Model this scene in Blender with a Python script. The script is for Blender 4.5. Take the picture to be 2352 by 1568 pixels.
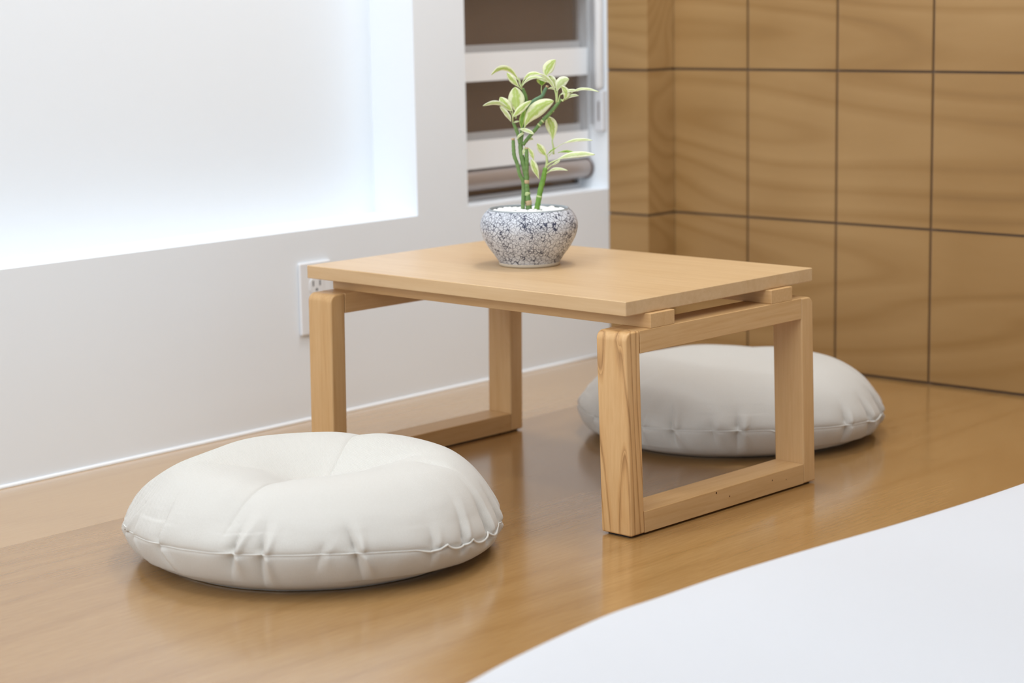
import bpy, bmesh, math, random
import numpy as np
from mathutils import Vector, Matrix, Euler
from mathutils import noise as mn

for o in list(bpy.data.objects):
    bpy.data.objects.remove(o)
SC = bpy.context.scene
COL = SC.collection
PI = math.pi

# ------------------------------------------------------------------ camera
cam_d = bpy.data.cameras.new('camera')
cam = bpy.data.objects.new('camera', cam_d)
COL.objects.link(cam)
SC.camera = cam
cam.location = (-1.75871, -2.80288, 0.77537)
cam.rotation_euler = (1.40408, 0.0183, -0.84052)
cam_d.sensor_width = 36.0
cam_d.lens = 4709.45 / 2352 * 36.0
cam_d.clip_start = 0.05
cam_d.dof.use_dof = True
cam_d.dof.focus_distance = 3.02
cam_d.dof.aperture_fstop = 3.6

# ------------------------------------------------------------------ light and exposure
world = bpy.data.worlds.new('room_light')
SC.world = world
world.use_nodes = True
bg = world.node_tree.nodes['Background']
bg.inputs['Color'].default_value = (0.84, 0.93, 1.0, 1)
bg.inputs['Strength'].default_value = 0.5
SC.view_settings.view_transform = 'Standard'
SC.view_settings.look = 'None'
SC.view_settings.gamma = 1.0
SC.view_settings.use_curve_mapping = False
SC.view_settings.exposure = 0.13
SC.cycles.max_bounces = 8
SC.cycles.use_denoising = True
SC.cycles.sample_clamp_indirect = 6.0


def area(name, loc, target, size, power, col=(1, 1, 1), sy=None):
    d = bpy.data.lights.new(name, 'AREA')
    d.energy = power
    d.color = col
    d.size = size
    if sy:
        d.shape = 'RECTANGLE'
        d.size_y = sy
    o = bpy.data.objects.new(name, d)
    COL.objects.link(o)
    o.location = loc
    o.rotation_euler = (Vector(target) - Vector(loc)).to_track_quat('-Z', 'Y').to_euler()
    return o


area('ceiling_light_bed', (0.5, -1.5, 2.38), (0.5, -1.3, 0), 2.0, 32, (0.90, 0.955, 1.0))
area('side_window_light', (-3.2, -1.25, 1.7), (0.7, -0.7, 0.2), 2.0, 48, (0.90, 0.955, 1.0), 1.6)
area('ceiling_downlight', (-0.50, -0.42, 2.38), (-0.4, -0.5, 0), 0.25, 9, (0.93, 0.97, 1.0))
area('ceiling_downlight_window', (1.15, -0.60, 2.38), (1.15, -0.65, 0), 0.35, 15, (0.93, 0.97, 1.0))
area('niche_fill', (-0.9, 0.06, 1.745), (-0.9, 0.06, 0), 3.8, 0.4, (0.97, 0.98, 1.0), 0.05)  # unseen fill added in the niche top to brighten the ledge

# ------------------------------------------------------------------ node helpers


class NT:
    def __init__(self, name):
        self.m = bpy.data.materials.new(name)
        self.m.use_nodes = True
        self.t = self.m.node_tree
        self.b = self.t.nodes['Principled BSDF']

    def n(self, typ, **kw):
        nd = self.t.nodes.new(typ)
        for k, v in kw.items():
            if hasattr(nd, k):
                setattr(nd, k, v)
            else:
                nd.inputs[k].default_value = v
        return nd

    def l(self, a, b):
        self.t.links.new(a, b)


def plain(name, col, rough=0.5, metal=0.0, spec=0.5, bump=0.0, bscale=200.0, trans=0.0):
    N = NT(name)
    N.b.inputs['Base Color'].default_value = (*col, 1)
    N.b.inputs['Roughness'].default_value = rough
    N.b.inputs['Metallic'].default_value = metal
    N.b.inputs['Specular IOR Level'].default_value = spec
    N.b.inputs['Transmission Weight'].default_value = trans
    tc = N.n('ShaderNodeTexCoord')
    nz = N.n('ShaderNodeTexNoise')
    nz.inputs['Scale'].default_value = bscale
    nz.inputs['Detail'].default_value = 3
    N.l(tc.outputs['Object'], nz.inputs['Vector'])
    if bump > 0:
        bp = N.n('ShaderNodeBump')
        bp.inputs['Strength'].default_value = bump
        bp.inputs['Distance'].default_value = 0.001
        N.l(nz.outputs['Fac'], bp.inputs['Height'])
        N.l(bp.outputs['Normal'], N.b.inputs['Normal'])
    return N.m


def wood(name, cols, axis='X', rough=0.35, off=(0, 0, 0), across=18.0, along=1.2, rings=9.0,
         ring_amt=0.5, fine=0.25, coat=0.0, coat_r=0.1, blotch=0.3, spec=0.5, wav=2.2, bump=0.05, soft=False, bigs=0.28, fs=6.0):
    """cols: (dark, mid, light). Cathedral-like figure: bands of a noise field stretched along the grain."""
    N = NT(name)
    tc = N.n('ShaderNodeTexCoord')
    mp = N.n('ShaderNodeMapping')
    mp.inputs['Location'].default_value = off
    N.l(tc.outputs['Object'], mp.inputs['Vector'])
    s = {'X': (along, across, across), 'Y': (across, along, across), 'Z': (across, across, along)}[axis]
    st = N.n('ShaderNodeMapping')
    st.inputs['Scale'].default_value = s
    N.l(mp.outputs['Vector'], st.inputs['Vector'])
    big = N.n('ShaderNodeTexNoise')
    big.inputs['Scale'].default_value = bigs
    big.inputs['Detail'].default_value = 1.5
    big.inputs['Roughness'].default_value = 0.45
    big.inputs['Distortion'].default_value = 0.25
    N.l(st.outputs['Vector'], big.inputs['Vector'])
    m1 = N.n('ShaderNodeMath', operation='MULTIPLY')
    m1.inputs[1].default_value = rings
    N.l(big.outputs['Fac'], m1.inputs[0])
    m2 = N.n('ShaderNodeMath', operation='FRACT')
    N.l(m1.outputs[0], m2.inputs[0])
    rr = N.n('ShaderNodeValToRGB')
    e = rr.color_ramp.elements
    e[0].position = 0.0
    e[0].color = (0.75, 0.75, 0.75, 1)
    e[1].position = 1.0
    e[1].color = (0.15, 0.15, 0.15, 1)
    e2 = rr.color_ramp.elements.new(0.12)
    e2.color = (0.0, 0.0, 0.0, 1)
    e3 = rr.color_ramp.elements.new(0.7)
    e3.color = (0.28, 0.28, 0.28, 1)
    e4 = rr.color_ramp.elements.new(0.94)
    e4.color = (0.95, 0.95, 0.95, 1)
    if soft:
        e[0].color = e[-1].color = (0.55, 0.55, 0.55, 1)
        for el, p_, c_ in ((e[1], 0.22, 0.05), (e[2], 0.62, 0.3), (e[3], 0.86, 0.9)):
            el.position = p_
            el.color = (c_, c_, c_, 1)
        rr.color_ramp.interpolation = 'EASE'
    N.l(m2.outputs[0], rr.inputs['Fac'])
    fn = N.n('ShaderNodeTexNoise')
    fn.inputs['Scale'].default_value = fs
    fn.inputs['Detail'].default_value = 6
    fn.inputs['Roughness'].default_value = 0.6
    N.l(st.outputs['Vector'], fn.inputs['Vector'])
    bl = N.n('ShaderNodeTexNoise')
    bl.inputs['Scale'].default_value = wav
    bl.inputs['Detail'].default_value = 2
    N.l(mp.outputs['Vector'], bl.inputs['Vector'])
    # factor = ring*ring_amt + (fine-0.5)*fine + (blotch-.5)*blotch
    a = N.n('ShaderNodeMath', operation='MULTIPLY')
    a.inputs[1].default_value = ring_amt
    N.l(rr.outputs['Color'], a.inputs[0])
    b = N.n('ShaderNodeMath', operation='MULTIPLY_ADD')
    b.inputs[1].default_value = fine * 2.4
    N.l(fn.outputs['Fac'], b.inputs[0])
    N.l(a.outputs[0], b.inputs[2])
    c = N.n('ShaderNodeMath', operation='MULTIPLY_ADD')
    c.inputs[1].default_value = blotch * 2
    N.l(bl.outputs['Fac'], c.inputs[0])
    N.l(b.outputs[0], c.inputs[2])
    d = N.n('ShaderNodeMath', operation='SUBTRACT')
    d.inputs[1].default_value = fine * 1.2 + blotch - 0.25
    N.l(c.outputs[0], d.inputs[0])
    cr = N.n('ShaderNodeValToRGB')
    q = cr.color_ramp.elements
    q[0].position = 0.05
    q[0].color = (*cols[2], 1)
    q[1].position = 1.0
    q[1].color = (*cols[0], 1)
    qm = cr.color_ramp.elements.new(0.48)
    qm.color = (*cols[1], 1)
    N.l(d.outputs[0], cr.inputs['Fac'])
    N.l(cr.outputs['Color'], N.b.inputs['Base Color'])
    N.b.inputs['Roughness'].default_value = rough
    N.b.inputs['Specular IOR Level'].default_value = spec
    N.b.inputs['Coat Weight'].default_value = coat
    N.b.inputs['Coat Roughness'].default_value = coat_r
    bp = N.n('ShaderNodeBump')
    bp.inputs['Strength'].default_value = bump
    bp.inputs['Distance'].default_value = 0.0006
    N.l(fn.outputs['Fac'], bp.inputs['Height'])
    N.l(bp.outputs['Normal'], N.b.inputs['Normal'])
    return N.m


def S(r, g, b):
    f = lambda v: (v / 255 / 12.92) if v / 255 <= 0.04045 else ((v / 255 + 0.055) / 1.055) ** 2.4
    return (f(r), f(g), f(b))


M = {}
M['paint'] = plain('white_wall_paint', (0.855, 0.895, 0.94), 0.62, bump=0.12, bscale=120, spec=0.35)
M['ceiling'] = plain('ceiling_paint', (0.85, 0.85, 0.85), 0.8)
M['caulk'] = plain('white_caulk', (0.88, 0.89, 0.9), 0.4)
M['grout'] = plain('dark_groove', S(104, 84, 68), 0.8)
M['plastic'] = plain('white_plastic', (0.82, 0.83, 0.85), 0.3)
M['clear_plastic'] = plain('milky_plastic', (0.72, 0.74, 0.78), 0.25)
M['slot'] = plain('outlet_slot', (0.08, 0.08, 0.09), 0.5)
M['pad'] = plain('black_foot_pad', (0.015, 0.013, 0.012), 0.8)
M['rail'] = plain('taupe_metal', S(172, 160, 154), 0.35, metal=0.35)
M['rail_cap'] = plain('rail_cap', S(98, 84, 82), 0.4)
M['outside'] = plain('outside_brown_wall', S(170, 132, 102), 0.85, bump=0.1, bscale=12)
M['frame'] = plain('window_frame_white', (0.78, 0.78, 0.8), 0.35)
M['soil'] = plain('dark_soil', (0.03, 0.022, 0.015), 0.9, bump=0.4, bscale=500)
M['pebble'] = plain('white_pebble', (0.90, 0.90, 0.88), 0.45, bump=0.1, bscale=400)
M['sheet'] = plain('white_bed_sheet', (0.60, 0.605, 0.63), 0.85, spec=0.2, bump=0.05, bscale=600)
M['blind'] = plain('white_blind_fabric', (0.93, 0.94, 0.955), 0.8, spec=0.2, bump=0.1, bscale=300)

FLOOR_C = (S(118, 84, 44), S(158, 118, 68), S(174, 136, 86))
WALL_C = (S(112, 80, 42), S(150, 114, 67), S(172, 137, 90))
TABLE_C = (S(168, 126, 80), S(198, 162, 118), S(211, 179, 137))
M['floor'] = wood('floor_laminate', FLOOR_C, 'X', rough=0.22, across=10, along=0.9, rings=13, ring_amt=0.24,
                  fine=0.30, blotch=0.16, coat=0.75, coat_r=0.15, spec=0.45, wav=1.2, soft=True, fs=20, bump=0.12)
# lighter strip of floor colour along the wall
nt = M['floor'].node_tree
bsdf = nt.nodes['Principled BSDF']
src = bsdf.inputs['Base Color'].links[0].from_socket
tc_ = nt.nodes.new('ShaderNodeTexCoord')
sx_ = nt.nodes.new('ShaderNodeSeparateXYZ')
gt_ = nt.nodes.new('ShaderNodeMath')
gt_.operation = 'GREATER_THAN'
gt_.inputs[1].default_value = -0.315
hs_ = nt.nodes.new('ShaderNodeMixRGB')
hs_.blend_type = 'MIX'
ml_ = nt.nodes.new('ShaderNodeMath')
ml_.operation = 'MULTIPLY'
ml_.inputs[1].default_value = 0.5
hs_.inputs['Color2'].default_value = (*S(200, 166, 122), 1)
nt.links.new(tc_.outputs['Object'], sx_.inputs['Vector'])
nt.links.new(sx_.outputs['Y'], gt_.inputs[0])
nt.links.new(gt_.outputs[0], ml_.inputs[0])
nt.links.new(ml_.outputs[0], hs_.inputs['Fac'])
nt.links.new(src, hs_.inputs['Color1'])
nt.links.new(hs_.outputs['Color'], bsdf.inputs['Base Color'])
M['wall_wood'] = wood('wall_veneer', WALL_C, 'Y', rough=0.42, across=9, along=1.5, rings=26, ring_amt=0.26,
                      fine=0.05, blotch=0.42, spec=0.4, wav=2.0, off=(3.1, .4, .2), soft=True)
M['top'] = wood('tabletop_maple', TABLE_C, 'Y', rough=0.36, across=16, along=1.1, rings=8, ring_amt=0.14,
                fine=0.30, blotch=0.14, coat=0.12, coat_r=0.25, wav=3)
BEAM_C = (S(158, 112, 64), S(198, 156, 104), S(212, 174, 126))
M['beam_y'] = wood('beech_beam', BEAM_C, 'Y', rough=0.45, across=40, along=2, rings=8, ring_amt=0.18, fine=0.3, blotch=0.15)
M['beam_x'] = wood('beech_rail', BEAM_C, 'X', rough=0.42, across=40, along=2.4, rings=8, ring_amt=0.16, fine=0.28, blotch=0.2, off=(2, 5, 1))
LEG_C = (S(124, 80, 38), S(204, 158, 104), S(220, 180, 128))
M['leg'] = wood('beech_leg', LEG_C, 'Z', rough=0.42, across=36, along=3.6, rings=20, ring_amt=0.55, fine=0.26, blotch=0.12, off=(1.3, 2.2, .31), wav=6)
M['leg_plain'] = wood('beech_leg_plain', BEAM_C, 'Z', rough=0.45, across=42, along=2.2, rings=8, ring_amt=0.2, fine=0.28, blotch=0.15, off=(4, 1, 2))

# woven cushion cloth
N = NT('cream_twill')
tc = N.n('ShaderNodeTexCoord')
mp = N.n('ShaderNodeMapping')
mp.inputs['Rotation'].default_value = (0, 0, 0.6)
N.l(tc.outputs['Object'], mp.inputs['Vector'])
wv = N.n('ShaderNodeTexWave')
wv.inputs['Scale'].default_value = 190
wv.inputs['Distortion'].default_value = 0.6
wv.inputs['Detail'].default_value = 1
N.l(mp.outputs['Vector'], wv.inputs['Vector'])
nz = N.n('ShaderNodeTexNoise')
nz.inputs['Scale'].default_value = 700
nz.inputs['Detail'].default_value = 2
N.l(tc.outputs['Object'], nz.inputs['Vector'])
ad = N.n('ShaderNodeMath', operation='MULTIPLY_ADD')
ad.inputs[1].default_value = 0.7
N.l(wv.outputs['Fac'], ad.inputs[0])
N.l(nz.outputs['Fac'], ad.inputs[2])
bp = N.n('ShaderNodeBump')
bp.inputs['Strength'].default_value = 0.5
bp.inputs['Distance'].default_value = 0.0006
N.l(ad.outputs[0], bp.inputs['Height'])
N.l(bp.outputs['Normal'], N.b.inputs['Normal'])
cr = N.n('ShaderNodeMixRGB')
cr.inputs['Color1'].default_value = (0.575, 0.545, 0.50, 1)
cr.inputs['Color2'].default_value = (0.645, 0.625, 0.585, 1)
N.l(nz.outputs['Fac'], cr.inputs['Fac'])
N.l(cr.outputs['Color'], N.b.inputs['Base Color'])
N.b.inputs['Roughness'].default_value = 0.9
N.b.inputs['Specular IOR Level'].default_value = 0.15
N.b.inputs['Sheen Weight'].default_value = 0.15
M['cloth'] = N.m
M['piping'] = plain('cream_piping', (0.69, 0.67, 0.63), 0.85, spec=0.15)
M['thread'] = plain('shaded_stitch', (0.50, 0.46, 0.40), 0.9, spec=0.1)

# crackle glaze
N = NT('crackle_glaze')
tc = N.n('ShaderNodeTexCoord')
n0 = N.n('ShaderNodeTexNoise')
n0.inputs['Scale'].default_value = 130
N.l(tc.outputs['Object'], n0.inputs['Vector'])
mx = N.n('ShaderNodeMixRGB', blend_type='LINEAR_LIGHT')
mx.inputs['Fac'].default_value = 0.0022
N.l(tc.outputs['Object'], mx.inputs['Color1'])
N.l(n0.outputs['Color'], mx.inputs['Color2'])
outs = []
for sc_, w_ in ((145, 0.10), (320, 0.075)):
    v = N.n('ShaderNodeTexVoronoi', feature='DISTANCE_TO_EDGE')
    v.inputs['Scale'].default_value = sc_
    N.l(mx.outputs['Color'], v.inputs['Vector'])
    # line width varies from place to place
    n1 = N.n('ShaderNodeTexNoise')
    n1.inputs['Scale'].default_value = 45 if sc_ < 200 else 30
    N.l(tc.outputs['Object'], n1.inputs['Vector'])
    mr = N.n('ShaderNodeMapRange')
    mr.inputs['From Min'].default_value = 0.36
    mr.inputs['From Max'].default_value = 0.64
    mr.inputs['To Min'].default_value = 0.02 if sc_ < 200 else 0.012
    mr.inputs['To Max'].default_value = w_ * 0.72
    N.l(n1.outputs['Fac'], mr.inputs['Value'])
    dv = N.n('ShaderNodeMath', operation='DIVIDE')
    N.l(v.outputs['Distance'], dv.inputs[0])
    N.l(mr.outputs['Result'], dv.inputs[1])
    st = N.n('ShaderNodeMapRange', interpolation_type='SMOOTHSTEP')
    st.inputs['From Min'].default_value = 0.45
    st.inputs['From Max'].default_value = 1.35
    N.l(dv.outputs[0], st.inputs['Value'])
    outs.append(st.outputs['Result'])
mul = N.n('ShaderNodeMath', operation='MINIMUM')
N.l(outs[0], mul.inputs[0])
N.l(outs[1], mul.inputs[1])
cm = N.n('ShaderNodeMixRGB')
cm.inputs['Color1'].default_value = (*S(44, 50, 76), 1)
cm.inputs['Color2'].default_value = (*S(214, 217, 224), 1)
N.l(mul.outputs[0], cm.inputs['Fac'])
N.l(cm.outputs['Color'], N.b.inputs['Base Color'])
bp = N.n('ShaderNodeBump')
bp.inputs['Strength'].default_value = 0.5
bp.inputs['Distance'].default_value = 0.0006
N.l(mul.outputs[0], bp.inputs['Height'])
N.l(bp.outputs['Normal'], N.b.inputs['Normal'])
N.b.inputs['Roughness'].default_value = 0.38
M['crackle'] = N.m
M['rim'] = plain('grey_glaze', S(150, 156, 160), 0.35)
M['foot'] = plain('bare_clay_foot', S(205, 192, 172), 0.6)


def leafmat(name, mid, edge):
    N = NT(name)
    uv = N.n('ShaderNodeUVMap')
    sp = N.n('ShaderNodeSeparateXYZ')
    N.l(uv.outputs['UV'], sp.inputs['Vector'])
    tc = N.n('ShaderNodeTexCoord')
    nz = N.n('ShaderNodeTexNoise')
    nz.inputs['Scale'].default_value = 160
    nz.inputs['Detail'].default_value = 3
    N.l(tc.outputs['Object'], nz.inputs['Vector'])
    sb = N.n('ShaderNodeMath', operation='SUBTRACT')
    sb.inputs[1].default_value = 0.5
    N.l(sp.outputs['X'], sb.inputs[0])
    ab = N.n('ShaderNodeMath', operation='ABSOLUTE')
    N.l(sb.outputs[0], ab.inputs[0])
    ma = N.n('ShaderNodeMath', operation='MULTIPLY_ADD')
    ma.inputs[1].default_value = 0.36
    N.l(nz.outputs['Fac'], ma.inputs[0])
    N.l(ab.outputs[0], ma.inputs[2])
    r = N.n('ShaderNodeValToRGB')
    r.color_ramp.elements[0].position = 0.36
    r.color_ramp.elements[0].color = (*mid, 1)
    r.color_ramp.elements[1].position = 0.47
    r.color_ramp.elements[1].color = (*edge, 1)
    m2 = r.color_ramp.elements.new(0.26)
    m2.color = (*mid, 1)
    m3 = r.color_ramp.elements.new(0.14)
    m3.color = tuple([0.6 * mid[i] + 0.4 * edge[i] for i in range(3)] + [1])
    N.l(ma.outputs[0], r.inputs['Fac'])
    N.l(r.outputs['Color'], N.b.inputs['Base Color'])
    N.b.inputs['Roughness'].default_value = 0.42
    # thin leaves let some light through
    tr = N.n('ShaderNodeBsdfTranslucent')
    N.l(r.outputs['Color'], tr.inputs['Color'])
    ms = N.n('ShaderNodeMixShader')
    ms.inputs['Fac'].default_value = 0.3
    out = N.t.nodes['Material Output']
    N.l(N.b.outputs[0], ms.inputs[1])
    N.l(tr.outputs[0], ms.inputs[2])
    N.l(ms.outputs[0], out.inputs['Surface'])
    return N.m


M['leaf'] = leafmat('variegated_leaf', S(196, 214, 118), S(242, 244, 208))
M['leaf_pale'] = leafmat('pale_leaf', S(212, 224, 160), S(244, 246, 220))
M['leaf_green'] = leafmat('green_leaf', S(130, 178, 62), S(200, 216, 130))


def stemmat(name, c1, c2):
    N = NT(name)
    tc = N.n('ShaderNodeTexCoord')
    nz = N.n('ShaderNodeTexNoise')
    nz.inputs['Scale'].default_value = 120
    N.l(tc.outputs['Object'], nz.inputs['Vector'])
    mx = N.n('ShaderNodeMixRGB')
    mx.inputs['Color1'].default_value = (*c1, 1)
    mx.inputs['Color2'].default_value = (*c2, 1)
    N.l(nz.outputs['Fac'], mx.inputs['Fac'])
    N.l(mx.outputs['Color'], N.b.inputs['Base Color'])
    N.b.inputs['Roughness'].default_value = 0.5
    return N.m


M['stem'] = stemmat('green_stem', S(78, 116, 56), S(132, 162, 96))
M['stem_blue'] = stemmat('bluish_stem', S(84, 124, 92), S(126, 160, 122))
M['stem_bright'] = stemmat('bright_stem', S(92, 140, 48), S(130, 170, 70))
M['petiole'] = stemmat('pale_petiole', S(168, 188, 118), S(208, 218, 162))
M['scar'] = stemmat('brown_scar', S(176, 146, 108), S(214, 188, 150))

# glass
N = NT('window_glass')
N.b.inputs['Base Color'].default_value = (0.95, 0.97, 0.97, 1)
N.b.inputs['Roughness'].default_value = 0.02
N.b.inputs['Transmission Weight'].default_value = 1.0
N.b.inputs['IOR'].default_value = 1.2
M['glass'] = N.m
# sheer blind gauze
N = NT('sheer_gauze')
N.b.inputs['Base Color'].default_value = (0.25, 0.18, 0.13, 1)
N.b.inputs['Roughness'].default_value = 0.9
N.b.inputs['Alpha'].default_value = 0.2
M['gauze'] = N.m

# ------------------------------------------------------------------ mesh helpers


def new_obj(name, verts, faces, mat, parent=None, loc=None, smooth=False, uvs=None):
    me = bpy.data.meshes.new(name)
    me.from_pydata([tuple(v) for v in verts], [], faces)
    me.update()
    if uvs is not None:
        ul = me.uv_layers.new(name='UVMap')
        for lp in me.loops:
            ul.data[lp.index].uv = uvs[lp.vertex_index]
    for p_ in me.polygons:
        p_.use_smooth = smooth
    o = bpy.data.objects.new(name, me)
    COL.objects.link(o)
    if mat:
        me.materials.append(mat)
    if parent:
        o.parent = parent
    if loc:
        o.location = loc
    return o


def from_bm(name, bm, mat, parent=None, smooth=False, loc=None):
    bmesh.ops.recalc_face_normals(bm, faces=bm.faces)
    me = bpy.data.meshes.new(name)
    bm.to_mesh(me)
    bm.free()
    for p_ in me.polygons:
        p_.use_smooth = smooth
    o = bpy.data.objects.new(name, me)
    COL.objects.link(o)
    me.materials.append(mat)
    if parent:
        o.parent = parent
    if loc:
        o.location = loc
    return o


def box(bm, x0, x1, y0, y1, z0, z1):
    vs = [bm.verts.new(p) for p in [(x0, y0, z0), (x1, y0, z0), (x1, y1, z0), (x0, y1, z0),
                                    (x0, y0, z1), (x1, y0, z1), (x1, y1, z1), (x0, y1, z1)]]
    for f in [(0, 3, 2, 1), (4, 5, 6, 7), (0, 1, 5, 4), (1, 2, 6, 5), (2, 3, 7, 6), (3, 0, 4, 7)]:
        bm.faces.new([vs[i] for i in f])
    return vs


def bevel(o, w, seg=3, angle=30):
    b = o.modifiers.new('bevel', 'BEVEL')
    b.width = w
    b.segments = seg
    b.limit_method = 'ANGLE'
    b.angle_limit = math.radians(angle)
    b.harden_normals = False
    for p_ in o.data.polygons:
        p_.use_smooth = True
    wn = o.modifiers.new('wn', 'WEIGHTED_NORMAL')
    wn.keep_sharp = False
    return o


def tube(pts, radii, seg=12, cap=True):
    """verts, faces of a tube along pts"""
    P_ = [Vector(p) for p in pts]
    n = len(P_)
    verts, faces = [], []
    up = Vector((0, 0, 1))
    t0 = (P_[1] - P_[0]).normalized()
    ref = up if abs(t0.dot(up)) < 0.9 else Vector((1, 0, 0))
    nx = t0.cross(ref).normalized()
    for i in range(n):
        t = (P_[min(i + 1, n - 1)] - P_[max(i - 1, 0)]).normalized()
        nx = (nx - t * nx.dot(t)).normalized()
        ny = t.cross(nx)
        for k in range(seg):
            a = 2 * PI * k / seg
            verts.append(P_[i] + (nx * math.cos(a) + ny * math.sin(a)) * radii[i])
    for i in range(n - 1):
        for k in range(seg):
            a, b = i * seg + k, i * seg + (k + 1) % seg
            faces.append((a, b, b + seg, a + seg))
    if cap:
        faces.append(tuple(range(seg))[::-1])
        faces.append(tuple(range((n - 1) * seg, n * seg)))
    return verts, faces


def crom(pts, n=8):
    """Catmull-Rom through tuples of any length"""
    A = [np.array(p, float) for p in pts]
    A = [2 * A[0] - A[1]] + A + [2 * A[-1] - A[-2]]
    out = []
    for i in range(1, len(A) - 2):
        for k in range(n):
            t = k / n
            out.append(0.5 * ((2 * A[i]) + (-A[i - 1] + A[i + 1]) * t + (2 * A[i - 1] - 5 * A[i] + 4 * A[i + 1] - A[i + 2]) * t * t
                              + (-A[i - 1] + 3 * A[i] - 3 * A[i + 1] + A[i + 2]) * t ** 3))
    out.append(A[-2])
    return out


def lathe(prof, seg=96):
    verts, faces = [], []
    for r, z in prof:
        for k in range(seg):
            a = 2 * PI * k / seg
            verts.append((r * math.cos(a), r * math.sin(a), z))
    for i in range(len(prof) - 1):
        for k in range(seg):
            a, b = i * seg + k, i * seg + (k + 1) % seg
            faces.append((a, b, b + seg, a + seg))
    return verts, faces


def thing(name, label, cat, loc=(0, 0, 0), rz=0.0, group=None):
    o = bpy.data.objects.new(name, None)
    o.empty_display_size = 0.05
    COL.objects.link(o)
    o.location = loc
    o.rotation_euler = (0, 0, rz)
    o['label'] = label
    o['category'] = cat
    if group:
        o['group'] = group
    return o


def tag(o, label, cat, group=None):
    o['label'] = label
    o['category'] = cat
    if group:
        o['group'] = group
    return o


def struct(o, label):
    o['kind'] = 'structure'
    o['label'] = label
    o['category'] = o.name.split('_')[0]
    return o


# ------------------------------------------------------------------ the room shell
XN, XW0, ZL, ZW, XP, YP, XW = 1.0847, 1.2286, 0.3563, 0.3618, 1.6734, -0.1086, 1.7657
CEIL = 2.42
bm = bmesh.new()
box(bm, -3.4, 2.0, -4.2, 0.24, -0.12, 0.0)
floor = struct(from_bm('floor', bm, M['floor']), 'glossy honey brown wood laminate floor of the raised platform')

# left wall: face y=0, niche recess up to XN, window opening XW0..XP
ND = 0.12
bm = bmesh.new()
box(bm, -3.4, XP + 0.12, 0.0, 0.24, -0.12, ZL)                 # below niche
box(bm, XN, XW0, 0.0, 0.24, ZL, CEIL)                         # pier between niche and window
box(bm, XW0, XP + 0.12, 0.0, 0.24, ZL, ZW)                    # below the window
box(bm, -3.4, XN, ND, 0.24, ZL, CEIL)                         # niche back
box(bm, -3.4, XN, 0.0, ND, 1.75, CEIL)                        # above niche
box(bm, XW0, XP + 0.12, 0.0, 0.24, 1.75, CEIL)                # above window
box(bm, XP, XP + 0.12, 0.0, 0.24, ZW, 1.75)                   # right jamb
bmesh.ops.remove_doubles(bm, verts=bm.verts, dist=1e-5)
struct(from_bm('wall_left', bm, M['paint']), 'white painted wall with a shallow lit niche and window opening')

# wood wall: panels over a dark backing, grooves between them
GY = [YP, -0.3006, -0.5194, -0.7382, -0.957, -1.1758, -1.3946, -1.6134, -1.8322, -2.051, -2.27, -2.49, -2.71, -2.93, -3.15, -3.37, -3.59, -3.81, -4.03, -4.2]
GZ = [0.006, 0.3090, 0.6162, 0.9234, 1.2306, 1.5378, 1.845, 2.1522, CEIL]
g = 0.0026
bm = bmesh.new()
for i in range(len(GY) - 1):
    for k in range(len(GZ) - 1):
        y1 = GY[i] - (0 if i == 0 else g)
        y0 = GY[i + 1] + g
        z0 = GZ[k] + (0 if k == 0 else g)
        z1 = GZ[k + 1] - g
        box(bm, XW, XW + 0.012, y0, y1, z0, z1)
wr = struct(from_bm('wall_right', bm, M['wall_wood']), 'brown veneered wall of tall wooden panels with dark grooves')
bm = bmesh.new()
box(bm, XW + 0.005, XW + 0.1, -4.2, 0.24, -0.12, CEIL)
bk = from_bm('groove_backing', bm, M['grout'], wr)
# pillar in the corner
bm = bmesh.new()
for k in range(len(GZ) - 1):
    z0 = GZ[k] + (0 if k == 0 else g)
    z1 = GZ[k + 1] - g
    box(bm, XP, XW - 0.0005, YP, -0.0005, z0, z1)
pl = struct(from_bm('pillar_corner', bm, M['wall_wood']), 'narrow veneered corner pillar beside the window')
bevel(pl, 0.0008, 2)
bm = bmesh.new()
box(bm, XP + 0.004, XW - 0.001, YP + 0.004, -0.001, 0.0, CEIL)
from_bm('groove_backing', bm, M['grout'], pl)

bm = bmesh.new()
box(bm, -3.4, 2.0, -4.2, 0.24, CEIL, CEIL + 0.1)
struct(from_bm('ceiling', bm, M['ceiling']), 'plain white ceiling above the room')

# bead of white caulk at the foot of the wall
v, f = tube([(x, -0.0008, 0.0012) for x in np.linspace(-3.4, XP, 30)], [0.0042] * 30, 8)
struct(new_obj('trim_1', v, f, M['caulk'], smooth=True), 'thin white caulk bead along the foot of the white wall')

# window: frame, pane, outside wall
WT = 1.74
bm = bmesh.new()
fw = 0.008
box(bm, XW0, XP, 0.077, 0.088, ZW, ZW + fw)
box(bm, XW0, XP, 0.077, 0.088, WT - fw, WT)
box(bm, XW0, XW0 + fw, 0.077, 0.088, ZW + fw, WT - fw)
box(bm, XP - fw, XP, 0.077, 0.088, ZW + fw, WT - fw)
win = struct(from_bm('window_1', bm, M['frame']), 'window behind the striped roller blind')
bm = bmesh.new()
box(bm, XW0 + fw, XP - fw, 0.080, 0.083, ZW + fw, WT - fw)
from_bm('pane', bm, M['glass'], win)
bm = bmesh.new()
box(bm, XW0 + 0.0005, XP - 0.0005, 0.090, 0.105, ZW + 0.001, WT)
struct(from_bm('wall_outside', bm, M['outside']), 'brown board close behind the window glass, seen between the blind bands')

# ------------------------------------------------------------------ zebra roller blind
bl = thing('roller_blind', 'white striped day and night roller blind hanging in the window recess', 'blind', (1.45, 0.05, ZW))
BX0, BX1 = XW0 + 0.006 - 1.45, 1.6675 - 1.45
per = 0.177


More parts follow.
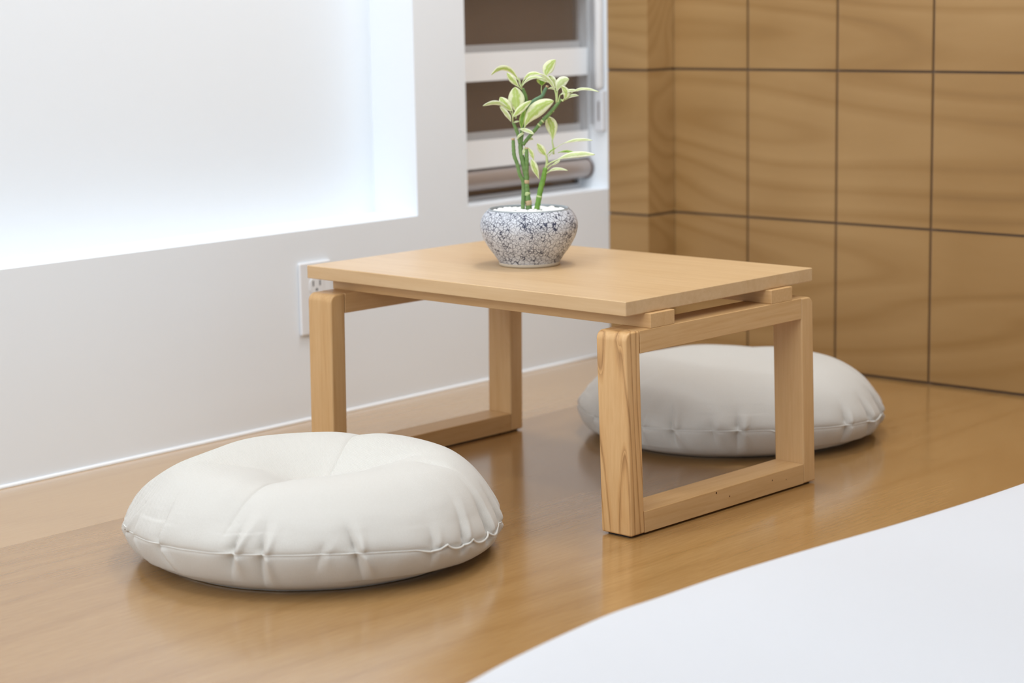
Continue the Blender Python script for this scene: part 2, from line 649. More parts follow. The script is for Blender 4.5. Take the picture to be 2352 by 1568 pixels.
def blind_layer(y, ztop0, hgt, zmin, zmax):
    k = -1
    while True:
        z1 = ztop0 + k * per
        z0 = z1 - hgt
        if z0 > zmax:
            break
        if z1 > zmin:
            bm = bmesh.new()
            box(bm, BX0, BX1, y, y + 0.0008, max(z0, zmin) - ZW, min(z1, zmax) - ZW)
            from_bm('opaque_band', bm, M['blind'], bl)
        za, zb = z1, z1 + per - hgt
        if zb > zmin and za < zmax:
            bm = bmesh.new()
            box(bm, BX0, BX1, y + 0.0002, y + 0.0006, max(za, zmin) - ZW, min(zb, zmax) - ZW)
            from_bm('sheer_band', bm, M['gauze'], bl)
        k += 1


blind_layer(0.0, 0.664, 0.058, 0.425, 1.70)
blind_layer(0.022, 0.6785, 0.060, 0.425, 1.70)
pts = [(BX0, 0.011, 0.402 - ZW), (BX1 + 0.002, 0.011, 0.402 - ZW)]
v, f = tube([(BX0 + (BX1 - BX0) * t, 0.011, 0.405 - ZW) for t in np.linspace(0, 1, 12)], [0.021] * 12, 32)
ro = new_obj('bottom_rail', v, f, M['rail'], bl, smooth=True)
ro['label'] = 'round taupe bottom rail'
bevel(ro, 0.001, 2)
v, f = tube([(BX1 - 0.002, 0.011, 0.405 - ZW), (BX1 + 0.0025, 0.011, 0.405 - ZW), (BX1 + 0.005, 0.011, 0.405 - ZW)], [0.0235, 0.0235, 0.019], 32)
new_obj('rail_end_cap', v, f, M['rail_cap'], ro, smooth=True)
bm = bmesh.new()
box(bm, BX0, BX1, -0.03, 0.026, 1.70 - ZW, 1.745 - ZW)
hb = bevel(from_bm('head_box', bm, M['plastic'], bl), 0.005)
# chain guard on the jamb: tube above, tensioner below
cx, cy = XP - 0.0105 - 1.45, 0.015 - 0.05
pr = crom([(0.0095, 0), (0.0095, 1.1)], 4)
v, f = tube([(cx, cy, 0.575 - ZW), (cx, cy, 0.5765 - ZW), (cx, cy, 0.582 - ZW), (cx, cy, 1.70 - ZW)], [0.004, 0.0075, 0.0095, 0.0095], 20)
new_obj('chain_sleeve', v, f, M['plastic'], bl, smooth=True)
for dy in (0.019, 0.025):
    v, f = tube([(cx + 0.002, cy + dy, 0.50 - ZW), (cx + 0.002, cy + dy, 1.70 - ZW)], [0.0016, 0.0016], 8)
    new_obj('bead_chain', v, f, M['clear_plastic'], bl, smooth=True)
bm = bmesh.new()
box(bm, cx - 0.004, cx + 0.0103, cy - 0.0125, cy + 0.0125, 0.485 - ZW, 0.574 - ZW)
tn = bevel(from_bm('chain_tensioner', bm, M['clear_plastic'], bl), 0.004, 4)
tn['label'] = 'milky plastic chain tensioner'
bm = bmesh.new()
box(bm, cx - 0.0048, cx - 0.0035, cy - 0.003, cy + 0.0005, 0.508 - ZW, 0.55 - ZW)
from_bm('slot', bm, M['rail_cap'], tn)

# ------------------------------------------------------------------ wall outlet
ot = thing('wall_outlet', 'white double electrical outlet plate low on the white wall behind the table', 'outlet', (0.8045, 0, 0.2295))
bm = bmesh.new()
box(bm, -0.0395, 0.0395, -0.0065, 0.0, -0.0675, 0.0675)
bevel(from_bm('cover_plate', bm, M['plastic'], ot), 0.003, 3)
for zc in (0.0235, -0.0235):
    bm = bmesh.new()
    n = 32
    lo, hi = [], []
    for k in range(n):
        a = 2 * PI * k / n
        x = max(-0.0165, min(0.0165, 0.0185 * math.cos(a)))
        z = 0.0165 * math.sin(a)
        lo.append(bm.verts.new((x, -0.006, zc + z)))
        hi.append(bm.verts.new((x, -0.0078, zc + z)))
    for k in range(n):
        bm.faces.new((lo[k], lo[(k + 1) % n], hi[(k + 1) % n], hi[k]))
    bm.faces.new(hi)
    sk = from_bm('socket', bm, M['plastic'], ot)
    for sx in (-0.0085, 0.0085):
        bm = bmesh.new()
        box(bm, sx - 0.0014, sx + 0.0014, -0.0082, -0.0074, zc - 0.001, zc + 0.009)
        from_bm('slot', bm, M['slot'], sk)
    v, f = tube([(0, -0.0074, zc - 0.008), (0, -0.0082, zc - 0.008)], [0.0026, 0.0026], 14)
    new_obj('ground_hole', v, f, M['slot'], sk)

# ------------------------------------------------------------------ the low table
TX, TY, TH = 0.48436, -0.99922, -0.02832
H, LX, LY, PT_, PW = 0.30, 0.45663, 0.62967, 0.03107, 0.05633
tb = thing('low_table', 'low light wood table on two open frame legs holding a plant pot', 'table', (TX, TY, 0), TH)


def shear(o, s):
    for v_ in o.data.vertices:
        v_.co.y += s * (v_.co.z - H)


def post(x_out, x_in, y0, mat, s, z0=0.003):
    sg = 1 if x_in > x_out else -1
    r = 0.013
    rb = 0.003
    prof = [(x_in, z0), (x_in, H)]
    for k in range(9):
        a = PI / 2 * k / 8
        prof.append((x_out + sg * (r - r * math.sin(a)), H - r + r * math.cos(a)))
    for k in range(5):
        a = PI / 2 * k / 4
        prof.append((x_out + sg * (rb - rb * math.cos(a)), z0 + rb - rb * math.sin(a)))
    bm = bmesh.new()
    a = [bm.verts.new((x, y0, z)) for x, z in prof]
    b = [bm.verts.new((x, y0 + PW, z)) for x, z in prof]
    n = len(prof)
    for k in range(n):
        bm.faces.new((a[k], a[(k + 1) % n], b[(k + 1) % n], b[k]))
    bm.faces.new(a)
    bm.faces.new(b)
    o = from_bm('leg', bm, mat, tb)
    shear(o, s)
    bevel(o, 0.0032, 4, 50)
    return o


for y0, s, mats in ((0.0, 0.02357, ('leg', 'leg_plain')), (LY, -0.0186, ('leg_plain', 'leg_plain'))):
    post(0.0, PT_, y0, M[mats[0]], s)
    post(LX, LX - PT_, y0, M[mats[1]], s)
    bm = bmesh.new()
    box(bm, PT_ + 0.0003, LX - PT_ - 0.0003, y0, y0 + PW, H - 0.03275, H)
    o = from_bm('upper_rail', bm, M['beam_x'], tb)
    shear(o, s)
    bevel(o, 0.0009, 2)
    bm = bmesh.new()
    box(bm, PT_ + 0.0003, LX - PT_ - 0.0003, y0, y0 + PW, 0.003, 0.035)
    o = from_bm('lower_stretcher', bm, M['beam_x'], tb)
    shear(o, s)
    bevel(o, 0.0012, 2)
    for xa, xb in ((0.006, 0.05), (LX - 0.05, LX - 0.006)):
        bm = bmesh.new()
        box(bm, xa, xb, y0 + 0.008, y0 + PW - 0.008, 0.0, 0.003)
        o = from_bm('foot_pad', bm, M['pad'], tb)
        shear(o, s)
for x0 in (0.05719, 0.34782):
    bm = bmesh.new()
    box(bm, x0 + 0.0, x0 + 0.0546, 0.0007, 0.688, H, 0.3214)
    o = from_bm('support_bar', bm, M['beam_y'], tb)
    bevel(o, 0.0009, 2)
bm = bmesh.new()
box(bm, 0.0140, 0.4706, 0.0109, 0.7026, 0.3214, 0.3428)
o = from_bm('tabletop', bm, M['top'], tb)
bevel(o, 0.0016, 3)
# small dark knots on the near lower stretcher
M['knot'] = plain('dark_knot', S(84, 52, 24), 0.6)
near_str = [c_ for c_ in tb.children if c_.name.startswith('lower_stretcher')][0]
for kx, kz, kr in ((0.2005, 0.0305, 0.0021), (0.2327, 0.0192, 0.0015), (0.3415, 0.0238, 0.0016), (0.3782, 0.0184, 0.0010)):
    yf = 0.02357 * (kz - H)
    v, f = tube([(kx, yf + 0.0006, kz), (kx, yf - 0.00015, kz)], [kr, kr * 0.8], 10)
    v = [Vector((p_.x + 0.0004 * math.sin(9 * p_.z / kr), p_.y, p_.z)) for p_ in v]
    new_obj('knot', v, f, M['knot'], near_str)

# ------------------------------------------------------------------ cushions
CP = [(0, .74), (.15, .78), (.35, .93), (.55, 1.0), (.72, .96), (.86, .82), (.95, .67), (1.0, .51), (.985, .31), (.92, .12), (.8, 0.01)]
CPF = [(0, .95), (.15, .96), (.35, .99), (.55, 1.0), (.72, .95), (.86, .81), (.95, .65), (1.0, .48), (.985, .28), (.92, .10), (.8, 0.01)]


def vnoise(x, y, z):
    out = np.empty(x.size)
    X, Y, Z = x.ravel(), y.ravel(), z.ravel()
    for i in range(X.size):
        out[i] = mn.noise((X[i], Y[i], Z[i]))
    return out.reshape(x.shape)


def cushion(label, loc, R_, h, cp, seed, seam_dirs, puckers, dimples, scallop, seamdrop):
    t = thing('floor_cushion', label, 'cushion', loc, 0, 'round cream floor cushions')
    NA, NR = 900, 150
    prof = np.array(crom(cp, 24))
    d = np.hypot(np.diff(prof[:, 0]) * R_, np.diff(prof[:, 1]) * h)
    L = np.concatenate([[0], np.cumsum(d)])
    tt = np.linspace(0, L[-1], NR)
    pr = np.interp(tt, L, prof[:, 0])
    pz = np.interp(tt, L, prof[:, 1])
    iseam = int(np.argmax(pr))
    front = math.atan2(-0.66, -0.733)
    A = (np.arange(NA) * 2 * PI / NA)[None, :] * np.ones((NR, 1))
    R1 = pr[:, None] * np.ones((1, NA))
    Z1 = pz[:, None] * np.ones((1, NA))
    Sg = (tt - tt[iseam])[:, None] * np.ones((1, NA))
    above = Sg < 0
    AD = lambda b: (A - b + PI) % (2 * PI) - PI
    drop = seamdrop * (1 - np.cos(AD(front)) ** 2) * (0.7 - 0.35 * np.sign(np.sin(AD(front))) * -1)
    lump = 0.010 * np.sin(3 * A + seed) + 0.006 * np.sin(5 * A + 2.1 * seed)
    rr = R1 * R_ * (1 + lump * R1 * 0.6)
    zz = Z1 * h - drop * np.exp(-(Sg / 0.05) ** 2) * (Z1 > 0.15)
    inward = 0.0018 * np.exp(-np.abs(Sg) / 0.0022)
    down = np.zeros_like(rr)
    X, Y = rr * np.cos(A), rr * np.sin(A)
    for (pa, amp, wd, up, dn) in puckers:
        tilt = 0.3 * Sg * math.sin(pa * 12.9898)
        q = AD(math.radians(pa)) * np.maximum(rr, 0.05) + tilt
        e = np.where(above, up, dn)
        ex = np.exp(-np.abs(Sg / e) ** 1.8) * (0.35 + 0.65 * np.minimum(np.abs(Sg) / 0.006, 1))
        w = wd * (0.8 + 0.5 * np.minimum(np.abs(Sg) / e, 1.5))
        asym = np.where(q > 0, 1.0, 2.2)
        inward += 1.5 * amp * ex * (np.exp(-np.abs(q) / (w * asym)) - 0.45 * np.exp(-((q - 2.6 * w) / (1.4 * w)) ** 2))
    for (sa, gd, vd, r0, r1) in seam_dirs:
        q = AD(math.radians(sa))
        lat = q * rr + 0.006 * np.sin(R1 * 7)
        wgt = np.clip((R1 - r0) / 0.12, 0, 1) * np.clip((r1 - R1) / 0.12, 0, 1) * above * (np.abs(q) < 1.2) * (R1 > 0.02)
        down += wgt * (gd * np.exp(-np.abs(lat) / 0.0024) + vd * np.exp(-(lat / 0.026) ** 2))
    for (da, dr, dep, lw, lr) in dimples:
        ca, sa_ = math.cos(math.radians(da)), math.sin(math.radians(da))
        u = X * ca + Y * sa_ - dr * R_
        w_ = -X * sa_ + Y * ca
        if lw < 0.02:
            gk = np.exp(-np.abs(w_) / lw * np.where(w_ > 0, 1.0, 0.35))
        else:
            gk = np.exp(-(w_ / lw) ** 2)
        down += dep * gk * np.exp(-(u / lr) ** 2) * above
    nz_ = vnoise(X * 9 + seed, Y * 9, X * 0 + seed)
    down -= nz_ * 0.0035 * np.where(R1 < .95, 1, .3) * above
    n2 = vnoise(X * 26, Y * 26, zz * 26 + seed)
    inward += 0.0016 * n2 * np.where((~above) | (R1 > 0.9), 1.0, 0.3)
    zz = zz - down
    rad = np.maximum(rr - inward, 0)
    zz = np.maximum(zz, 0.0012)
    zz[NR - 1, :] = 0.001
    pos = np.stack([rad * np.cos(A), rad * np.sin(A), zz], -1)
    top = pos[0].mean(0)
    verts = [tuple(top)] + [tuple(p_) for p_ in pos[1:].reshape(-1, 3)]
    faces = []
    idx = lambda i, k: 1 + (i - 1) * NA + (k % NA)
    for k in range(NA):
        faces.append((0, idx(1, k), idx(1, k + 1)))
    for i in range(1, NR - 1):
        for k in range(NA):
            faces.append((idx(i, k), idx(i + 1, k), idx(i + 1, k + 1), idx(i, k + 1)))
    faces.append(tuple(idx(NR - 1, k) for k in range(NA)))
    new_obj('cover', verts, faces, M['cloth'], t, smooth=True)
    P_, RD = [], []
    for k in range(NA + 1):
        a = 2 * PI * k / NA
        p = Vector(pos[iseam, k % NA])
        out = Vector((math.cos(a), math.sin(a), 0))
        lip, dz, rad_ = 0.0006, 0.0, 0.0009
        for (s0, s1, n, am) in scallop:
            q = (math.degrees(a) - s0) % 360
            if q < (s1 - s0):
                ph = q / (s1 - s0)
                env = min(1, ph * 8, (1 - ph) * 8)
                fr = (ph * n) % 1.0
                fr = fr ** 0.75
                sh = (1 - (2 * fr - 1) ** 2)
                lip += 0.0016 * env
                dz += am * env * (0.45 - sh)
                rad_ += 0.0006 * env
        P_.append(p + out * lip + Vector((0, 0, dz)))
        RD.append(rad_)
    v, f = tube(P_, RD, 8, cap=False)
    new_obj('piping', v, f, M['piping'], t, smooth=True)
    return t


near_p = [(-157, .011, .0045, .045, .026), (-148, .010, .004, .034, .04), (-121, .009, .004, .028, .034), (-131, .003, .004, .012, .02), (-97, .004, .004, .02, .02),
          (-84, .006, .004, .034, .012), (-68, .009, .0045, .04, .012), (-52, .006, .005, .035, .02), (-40, .005, .005, .04, .03),
          (175, .009, .005, .05, .035), (158, .005, .004, .02, .03), (150, .008, .0045, .04, .035), (141, .006, .004, .04, .03), (120, .006, .006, .04, .03), (100, .005, .007, .04, .03),
          (70, .005, .008, .04, .03), (40, .004, .007, .04, .03), (10, .004, .007, .04, .03), (-20, .005, .006, .04, .03)]
cushion('round cream floor cushion with a tufted centre, nearest the camera', (0.1675, -0.6827, 0.0), 0.2678, 0.1359, CP, 1.3,
        [(-160, .0032, .007, 0.05, 1.02), (24, .0025, .004, 0.0, 1.02)],
        near_p,
        [(135, .45, .005, .010, .04), (-48, .40, .006, .008, .04), (-62, .66, .005, .006, .025), (128, .72, .004, .008, .03), (142, .92, .012, .05, .05), (104, .84, .012, .07, .06),
         (0, 0, .007, .035, .035), (-150, .3, .003, .03, .05)],
        [(-104, -56, 4, .0075)], 0.026)
far_p = [(-178, .008, .005, .045, .03), (-165, .010, .005, .045, .03), (-141, .009, .0045, .03, .03), (-150, .004, .004, .02, .02), (-118, .009, .0045, .03, .03),
         (-97, .006, .0045, .025, .04), (-80, .007, .005, .03, .03), (-64, .008, .005, .035, .03), (-50, .006, .005, .04, .03),
         (155, .007, .005, .04, .03), (125, .005, .008, .04, .03), (80, .005, .009, .04, .03), (30, .005, .009, .04, .03), (-15, .005, .009, .04, .03)]
cushion('round cream floor cushion behind the table, near the wooden wall', (1.1746, -0.6809, 0.0), 0.2704, 0.1283, CPF, 4.7,
        [(20, .001, .002, 0.5, 1.0)],
        far_p, [(170, .72, .004, .008, .04)],
        [(-130, -113, 1.5, .006), (-84, -62, 1.5, .005)], 0.016)

# ------------------------------------------------------------------ mattress in the foreground
edge = [(-1.6, -1.80), (-1.2, -1.62), (-0.80, -1.52), (-0.50, -1.466), (-0.338, -1.438), (-0.213, -1.414), (-0.07, -1.398), (0.027, -1.401), (0.156, -1.406),
        (0.318, -1.422), (0.464, -1.440), (0.628, -1.455), (0.789, -1.463), (1.1, -1.472), (1.5, -1.475), (1.72, -1.478)]
ec = crom(edge, 8)
topz = 0.10
verts, faces = [], []
cols = []
for (ex, ey) in ec:
    col = [(ey + 0.010, 0.0), (ey + 0.022, 0.02), (ey + 0.026, 0.045), (ey + 0.020, 0.068), (ey + 0.008, 0.086), (ey - 0.012, 0.097), (ey - 0.04, 0.103)]
    for q in np.linspace(0.08, 2.2, 26):
        col.append((ey - q, 0.104 + 0.012 * math.sin(q * 2.2) + 0.014 * mn.noise(Vector((ex * 2.6, q * 2.6, 3)))))
    col.append((ey - 2.22, 0.0))
    cols.append([(ex, a, b) for a, b in col])
nc = len(cols[0])
for c in cols:
    verts += c
for i in range(len(cols) - 1):
    for k in range(nc - 1):
        a = i * nc + k
        faces.append((a, a + 1, a + 1 + nc, a + nc))
    faces.append((i * nc + nc - 1, i * nc, (i + 1) * nc, (i + 1) * nc + nc - 1))
faces.append(tuple(range(nc))[::-1])
faces.append(tuple(range((len(cols) - 1) * nc, len(cols) * nc)))
mt = new_obj('mattress', verts, faces, M['sheet'], smooth=True)
bmx = bmesh.new()
bmx.from_mesh(mt.data)
bmesh.ops.recalc_face_normals(bmx, faces=bmx.faces)
bmx.to_mesh(mt.data)
bmx.free()
tag(mt, 'wide white sheeted mattress with a curved edge filling the lower right foreground', 'mattress')

# ------------------------------------------------------------------ potted plant
PC = Vector((0.734, -0.599, 0.3428))
pp = thing('potted_plant', 'small bowl of crackle glaze with a variegated leafy plant on the table', 'plant', PC)
RV = Vector((0.66702868, -0.74503204, 0))
WV = Vector((-0.74503204, -0.66702868, 0))


def LP(zx, zy, w=0.0):
    """plant-local point: tracing units across/up, w metres towards the front of the pot"""
    a, b = -174 + 0.3445 * zx, -506 + 0.3445 * zy
    u = 7.0626e-4 * a - 1.2008e-5 * b - 0.00624 * w - 0.0018
    v = -1.2924e-5 * a - 7.0642e-4 * b + 0.0845 * w + 0.00114
    return RV * u + WV * w + Vector((0, 0, v))


prof = [(0.0, 0.0015), (0.044, 0.0015), (0.0475, 0.0), (0.0495, 0.0008), (0.0502, 0.0035), (0.0498, 0.0055)]
v, f = lathe(prof)
new_obj('foot_ring', v, f, M['foot'], pp, smooth=True)
prof = crom([(0.0496, 0.0052), (0.0515, 0.0085), (0.058, 0.018), (0.0665, 0.0295), (0.0742, 0.043), (0.0785, 0.055), (0.0797, 0.063), (0.0788, 0.072), (0.0755, 0.080),
             (0.0708, 0.0865), (0.0665, 0.0905)], 6)
v, f = lathe(prof)
po = new_obj('pot', v, f, M['crackle'], pp, smooth=True)
po['label'] = 'white pot with dark crackle glaze'
prof = crom([(0.0665, 0.0905), (0.0652, 0.0925), (0.0640, 0.0928), (0.0628, 0.0915), (0.0625, 0.088), (0.066, 0.080)], 4)
v, f = lathe(prof)
new_obj('rim', v, f, M['rim'], pp, smooth=True)
prof = [(0.0, 0.0845), (0.03, 0.084), (0.0645, 0.082)]
v, f = lathe(prof, 48)
new_obj('soil', v, f, M['soil'], pp, smooth=True)

# pebbles lying on the soil
rp = random.Random(8)
peb_pts = []
tries = 0
while len(peb_pts) < 120 and tries < 9000:
    tries += 1
    r = math.sqrt(rp.random()) * 0.056
    a = rp.random() * 2 * PI
    s = rp.uniform(0.0036, 0.0058)
    x, y = r * math.cos(a), r * math.sin(a)
    if all((x - q[0]) ** 2 + (y - q[1]) ** 2 > (0.80 * (s + q[2])) ** 2 for q in peb_pts):
        # keep clear of the stems
        peb_pts.append((x, y, s))
stem_roots = [LP(505, 1065), LP(468, 1068), LP(565, 1078)]
pm = []
for q in range(5):
    bm = bmesh.new()
    bmesh.ops.create_icosphere(bm, subdivisions=3, radius=1.0)
    for v_ in bm.verts:
        n_ = mn.noise(v_.co * 1.1 + Vector((q * 7, 3, 1)))
        v_.co *= 1 + 0.28 * n_
        v_.co.z *= 0.72
        v_.co.x *= 1.12
    me = bpy.data.meshes.new('pebble')
    bm.to_mesh(me)
    bm.free()
    me.materials.append(M['pebble'])
    for p_ in me.polygons:
        p_.use_smooth = True
    pm.append(me)
for i, (x, y, s) in enumerate(peb_pts):
    if min((Vector((x, y, 0)) - Vector((r_.x, r_.y, 0))).length for r_ in stem_roots) < s + 0.0045:
        continue
    o = bpy.data.objects.new('pebble', pm[i % 5])
    COL.objects.link(o)
    hz = 0.0835 + s * 0.62 + 0.0022 * (1 - (math.hypot(x, y) / 0.056) ** 2)
    o.location = PC + Vector((x, y, hz))
    o.scale = (s, s, s)
    o.rotation_euler = (rp.uniform(-.4, .4), rp.uniform(-.4, .4), rp.uniform(0, 6.28))
    tag(o, 'small white pebble lying around the plant stems in the crackle pot', 'pebble', 'white pebbles in the plant pot')


def stem(pts, rad, mat, nodes=(), name='stem', parent=None):
    """pts (zx,zy,w), rad in mm list"""
    P_ = crom([(*LP(*p), r * 0.001) for p, r in zip(pts, rad)], 8)
    pp_ = [Vector(p[:3]) for p in P_]
    rr = [p[3] for p in P_]
    for i in range(len(rr)):
        rr[i] *= 1 + 0.06 * math.sin(i * 1.7)
    v, f = tube(pp_, rr, 14)
    o = new_obj(name, v, f, mat, parent or pp, smooth=True)
    return o


def ring(pt_a, pt_b, r, parent, mat='scar'):
    a, b = LP(*pt_a), LP(*pt_b)
    v, f = tube([a, a.lerp(b, .3), a.lerp(b, .7), b], [r * .97, r * 1.06, r * 1.06, r * .97], 14)
    return new_obj('stem_scar', v, f, M[mat], parent, smooth=True)


def leaf(parent, base, mid, tip, hw, phi=0.0, mat='leaf', shape=0.45, cup=0.25, petiole=None, pr=1.0):
    B, Mi, T_ = LP(*base), LP(*mid), LP(*tip)
    n, m = 22, 8
    # quadratic through the mid point
    Ct = Mi * 2 - (B + T_) * 0.5
    hwm = hw * 0.3445 * 7.06e-4
    verts, uvs, faces = [], [], []
    for i in range(n + 1):
        t = i / n
        p = B * (1 - t) ** 2 + Ct * 2 * t * (1 - t) + T_ * t * t
        d = ((Ct - B) * (1 - t) + (T_ - Ct) * t).normalized()
        side = d.cross(WV)
        if side.length < 1e-4:
            side = Vector((0, 0, 1))
        side.normalize()
        W = (side * math.cos(phi) + WV * math.sin(phi))
        W = (W - d * W.dot(d)).normalized()
        nrm = d.cross(W).normalized()
        e = math.log(0.5) / math.log(shape)
        wd = hwm * (math.sin(PI * (t ** e)) ** (0.95 if t < shape else 0.62) if 0 < t < 1 else 0)
        wd = max(wd, 0.00025)
        for k in range(m + 1):
            s = -1 + 2 * k / m
            c = cup * wd * (abs(s) ** 1.6)
            verts.append(p + W * (s * wd) - nrm * (-c) * 1.0 + nrm * 0.0003 * math.sin(t * 17 + s * 3))
            uvs.append((0.5 + 0.5 * s, t))
    for i in range(n):
        for k in range(m):
            a = i * (m + 1) + k
            faces.append((a, a + 1, a + m + 2, a + m + 1))
    o = new_obj('leaf', verts, faces, M[mat], parent, smooth=True, uvs=uvs)
    sd = o.modifiers.new('thick', 'SOLIDIFY')
    sd.thickness = 0.0005
    sd.offset = 0
    if petiole:
        pts = [(*LP(*p), 0) for p in petiole] + [(*B, 0), (*(B * 0.8 + Mi * 0.2), 0)]
        P_ = crom(pts, 5)
        v, f = tube([Vector(p[:3]) for p in P_], [pr * 0.001 * (1 - 0.4 * i / len(P_)) for i in range(len(P_))], 8)
        new_obj('petiole', v, f, M['petiole'], parent, smooth=True)
    return o


s1 = stem([(507, 1100, 0), (504, 1062, 0), (497, 1000, 0), (490, 940, 0), (490, 880, 0), (475, 810, .0), (456, 730, 0), (452, 660, 0), (458, 610, 0), (462, 560, -.002)],
          [5.2, 5.1, 4.6, 4.6, 4.7, 4.6, 3.9, 3.8, 3.4, 2.6], M['stem'])
ring((488, 930, 0), (490, 905, 0), 0.0050, s1)
ring((505, 1078, 0), (504, 1042, 0), 0.0051, s1)
ring((492, 1012, 0), (500, 985, 0), 0.00475, s1, 'petiole')
s1b = stem([(468, 1100, .001), (468, 1060, .001), (471, 930, .002), (446, 868, .003), (430, 800, .003), (410, 745, .003), (405, 690, .003), (402, 634, .003)],
           [3.4, 3.3, 3.2, 3.0, 3.0, 3.1, 3.0, 2.7], M['stem'])
ring((402, 640, .003), (402, 628, .003), 0.0028, s1b)
s4 = stem([(492, 870, .001), (494, 800, .003), (492, 740, .004), (492, 698, .004)], [3.2, 3.3, 3.2, 2.7], M['stem'])
ring((492, 702, .004), (492, 690, .004), 0.0026, s4)
s2 = stem([(446, 660, .002), (436, 610, .003), (420, 565, .004), (402, 522, .005)], [2.6, 2.7, 2.8, 2.2], M['stem'])
s3 = stem([(468, 672, .002), (505, 625, .005), (550, 572, .008), (600, 512, .010), (655, 455, .011), (695, 405, .011), (722, 372, .011)],
          [3.0, 2.9, 2.9, 3.0, 3.0, 2.7, 2.0], M['stem'])
for (zx, zy) in ((664, 445), (598, 516), (575, 540)):
    ring((zx - 4, zy + 5, .0105), (zx + 3, zy - 3, .0105), 0.0031, s3, 'petiole')
s5 = stem([(462, 600, -.004), (475, 500, -.008), (505, 415, -.010), (548, 375, -.010), (592, 350, -.010), (612, 315, -.010), (628, 286, -.010)],
          [2.6, 2.8, 3.1, 3.0, 3.0, 2.8, 2.0], M['stem_blue'])
ring((626, 290, -.010), (630, 279, -.010), 0.0023, s5)
s6 = stem([(470, 560, -.006), (488, 450, -.008), (490, 390, -.006), (482, 340, -.004), (466, 300, -.002)], [2.6, 2.9, 3.0, 2.9, 2.4], M['stem'])
s7 = stem([(560, 1105, .004), (566, 1072, .004), (585, 970, .005), (605, 890, .006), (618, 825, .007)], [4.6, 4.5, 4.6, 4.2, 3.8], M['stem_bright'])
ring((575, 1022, .005), (578, 1010, .005), 0.0048, s7, 'petiole')

# leaves around the left shoot
leaf(s2, (375, 440, .008), (300, 398, .014), (204, 418, .020), 17, .5, 'leaf_pale', .55, petiole=[(402, 522, .005), (396, 475, .006)], pr=1.1)
leaf(s2, (400, 450, .010), (350, 405, .010), (316, 358, .006), 33, .2, 'leaf', .5, petiole=[(402, 522, .006)], pr=1.1)
leaf(s2, (428, 462, .006), (424, 385, .004), (414, 290, .000), 56, .15, 'leaf', .55, cup=.15, petiole=[(420, 500, .006)], pr=1.2)
leaf(s2, (390, 520, .008), (360, 470, .010), (314, 420, .010), 17, .4, 'leaf_pale', .5)
leaf(s2, (402, 492, .014), (450, 440, .018), (524, 382, .022), 24, .3, 'leaf', .5, petiole=[(402, 522, .007)], pr=1.2)
leaf(s2, (405, 528, .008), (422, 520, .010), (446, 518, .010), 6, .3, 'leaf_pale', .5)
# top left tuft
leaf(s6, (442, 250, .004), (352, 170, .010), (260, 214, .014), 20, .55, 'leaf', .5, petiole=[(462, 300, -.001)], pr=1.2)
leaf(s6, (444, 292, .002), (395, 240, .000), (362, 196, -.004), 22, .3, 'leaf', .5, petiole=[(462, 305, -.001)], pr=1.2)
leaf(s6, (470, 250, .002), (520, 205, .006), (592, 212, .010), 15, .5, 'leaf', .5, petiole=[(458, 290, -.001)], pr=1.1)
leaf(s6, (462, 285, .004), (520, 232, .010), (600, 236, .014), 12, .4, 'leaf_pale', .5, petiole=[(460, 305, -.001)], pr=1.1)
leaf(s6, (452, 290, .002), (446, 260, .002), (440, 224, .004), 7, .3, 'leaf_pale', .5)
# behind the middle: green leaf on the bluish branch
leaf(s5, (592, 282, -.006), (592, 258, -.002), (590, 222, .004), 34, .1, 'leaf_green', .6, petiole=[(594, 335, -.010), (590, 305, -.008)], pr=1.0)
leaf(s5, (560, 236, .004), (595, 238, .006), (640, 262, .004), 12, .4, 'leaf_pale', .5)
# centre
leaf(s1, (478, 558, .012), (548, 448, .020), (672, 384, .018), 50, .2, 'leaf', .55, cup=.3, petiole=[(462, 600, .002)], pr=1.3)
leaf(s1, (458, 568, .004), (462, 500, .006), (482, 434, .004), 20, .3, 'leaf_green', .5)
leaf(s1, (440, 568, .010), (488, 576, .014), (541, 602, .018), 15, .4, 'leaf_pale', .55)
leaf(s1, (428, 640, .008), (446, 610, .010), (476, 596, .010), 9, .3, 'leaf_pale', .5)
leaf(s1, (486, 650, -.006), (508, 630, -.008), (536, 636, -.010), 14, .2, 'leaf_pale', .5)
leaf(s1, (468, 742, .005), (474, 712, .005), (484, 684, .002), 10, .3, 'leaf_pale', .5)
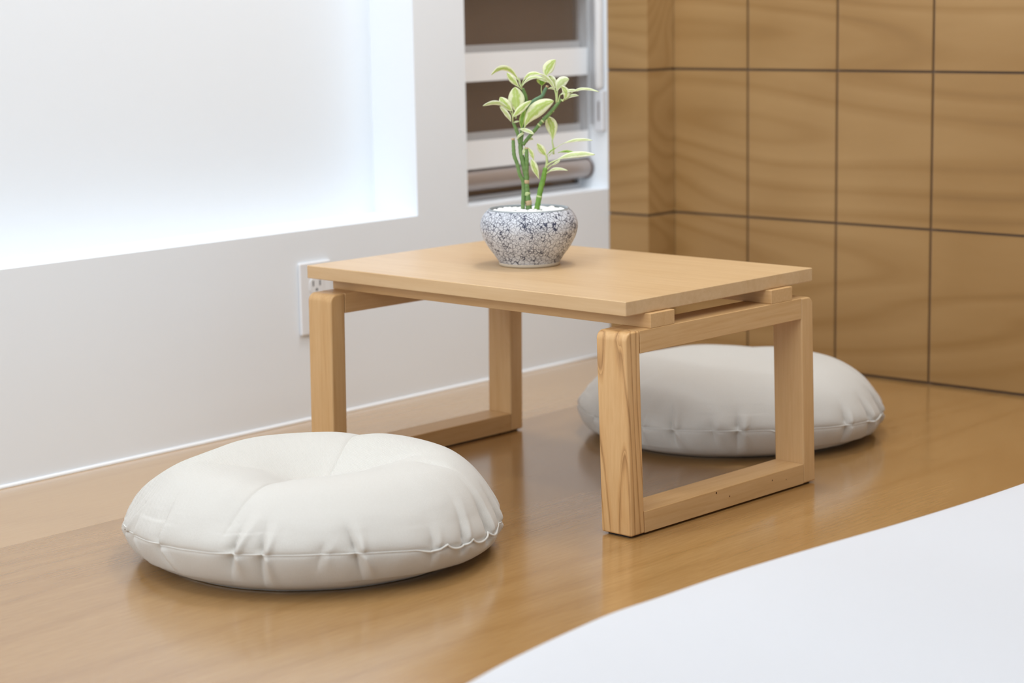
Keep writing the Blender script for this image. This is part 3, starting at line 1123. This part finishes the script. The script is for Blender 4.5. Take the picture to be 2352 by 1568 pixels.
# upper right
pe = [(690, 398, .011), (686, 345, .011)]
leaf(s3, (620, 222, .006), (636, 165, .004), (684, 112, .000), 37, .1, 'leaf', .5, cup=.15, petiole=[(690, 398, .011), (684, 330, .012), (655, 265, .010)], pr=1.5)
leaf(s3, (682, 322, .014), (640, 250, .018), (584, 208, .018), 14, .4, 'leaf_pale', .5, petiole=[(688, 360, .012)], pr=1.3)
leaf(s3, (694, 330, .014), (712, 270, .016), (772, 240, .016), 34, .15, 'leaf_pale', .6, petiole=[(692, 392, .012)], pr=1.5)
leaf(s3, (686, 300, .004), (664, 250, .002), (640, 216, -.002), 24, .2, 'leaf_pale', .5)
leaf(s3, (738, 372, .018), (752, 332, .020), (722, 288, .018), 25, .2, 'leaf', .5, petiole=[(720, 375, .012), (732, 385, .015)], pr=1.2)
leaf(s3, (712, 348, .016), (765, 318, .020), (834, 320, .022), 12, .5, 'leaf_pale', .5, petiole=[(700, 395, .012)], pr=1.1)
leaf(s3, (780, 336, .018), (860, 306, .024), (968, 327, .030), 10, .5, 'leaf_pale', .5, petiole=[(728, 385, .013), (750, 360, .016)], pr=1.0)
leaf(s3, (755, 372, .016), (790, 350, .018), (836, 350, .018), 11, .4, 'leaf_pale', .5, petiole=[(722, 380, .012)], pr=1.2)
leaf(s3, (690, 318, .008), (662, 300, .006), (634, 304, .004), 8, .4, 'leaf_pale', .5)
# hanging leaf right of the diagonal branch
leaf(s3, (664, 655, -.004), (660, 560, -.006), (632, 488, -.004), 40, .15, 'leaf', .6, cup=.2, petiole=[(672, 735, -.004), (670, 690, -.004)], pr=1.7)
leaf(s3, (598, 492, .008), (606, 500, .006), (618, 512, .004), 9, .2, 'leaf_pale', .5)
# lower right shoot
sr = s7
leaf(sr, (624, 748, .010), (590, 705, .010), (562, 664, .008), 25, .35, 'leaf', .5, petiole=[(620, 830, .007), (627, 790, .009)], pr=2.4)
leaf(sr, (630, 740, .006), (660, 708, .004), (694, 690, .002), 5, .4, 'leaf_green', .5)
leaf(sr, (690, 775, .014), (800, 738, .022), (944, 738, .030), 22, .45, 'leaf_pale', .55, petiole=[(624, 815, .009), (645, 795, .011)], pr=1.4)
leaf(sr, (700, 726, .008), (770, 716, .004), (850, 742, .000), 9, .4, 'leaf_green', .5)
leaf(sr, (734, 664, .004), (830, 640, .006), (930, 644, .008), 12, .4, 'leaf_pale', .5, petiole=[(640, 748, .006), (690, 692, .004)], pr=0.5)
leaf(sr, (640, 852, .010), (690, 832, .014), (766, 843, .018), 11, .4, 'leaf_pale', .45, petiole=[(624, 862, .008)], pr=1.2)
leaf(sr, (655, 810, .012), (690, 790, .016), (716, 772, .018), 8, .4, 'leaf_pale', .5, petiole=[(626, 838, .008)], pr=1.0)
leaf(sr, (576, 900, .012), (546, 830, .012), (524, 768, .008), 24, .3, 'leaf', .55)
leaf(s4, (540, 778, .008), (525, 730, .008), (502, 694, .006), 15, .3, 'leaf', .5)
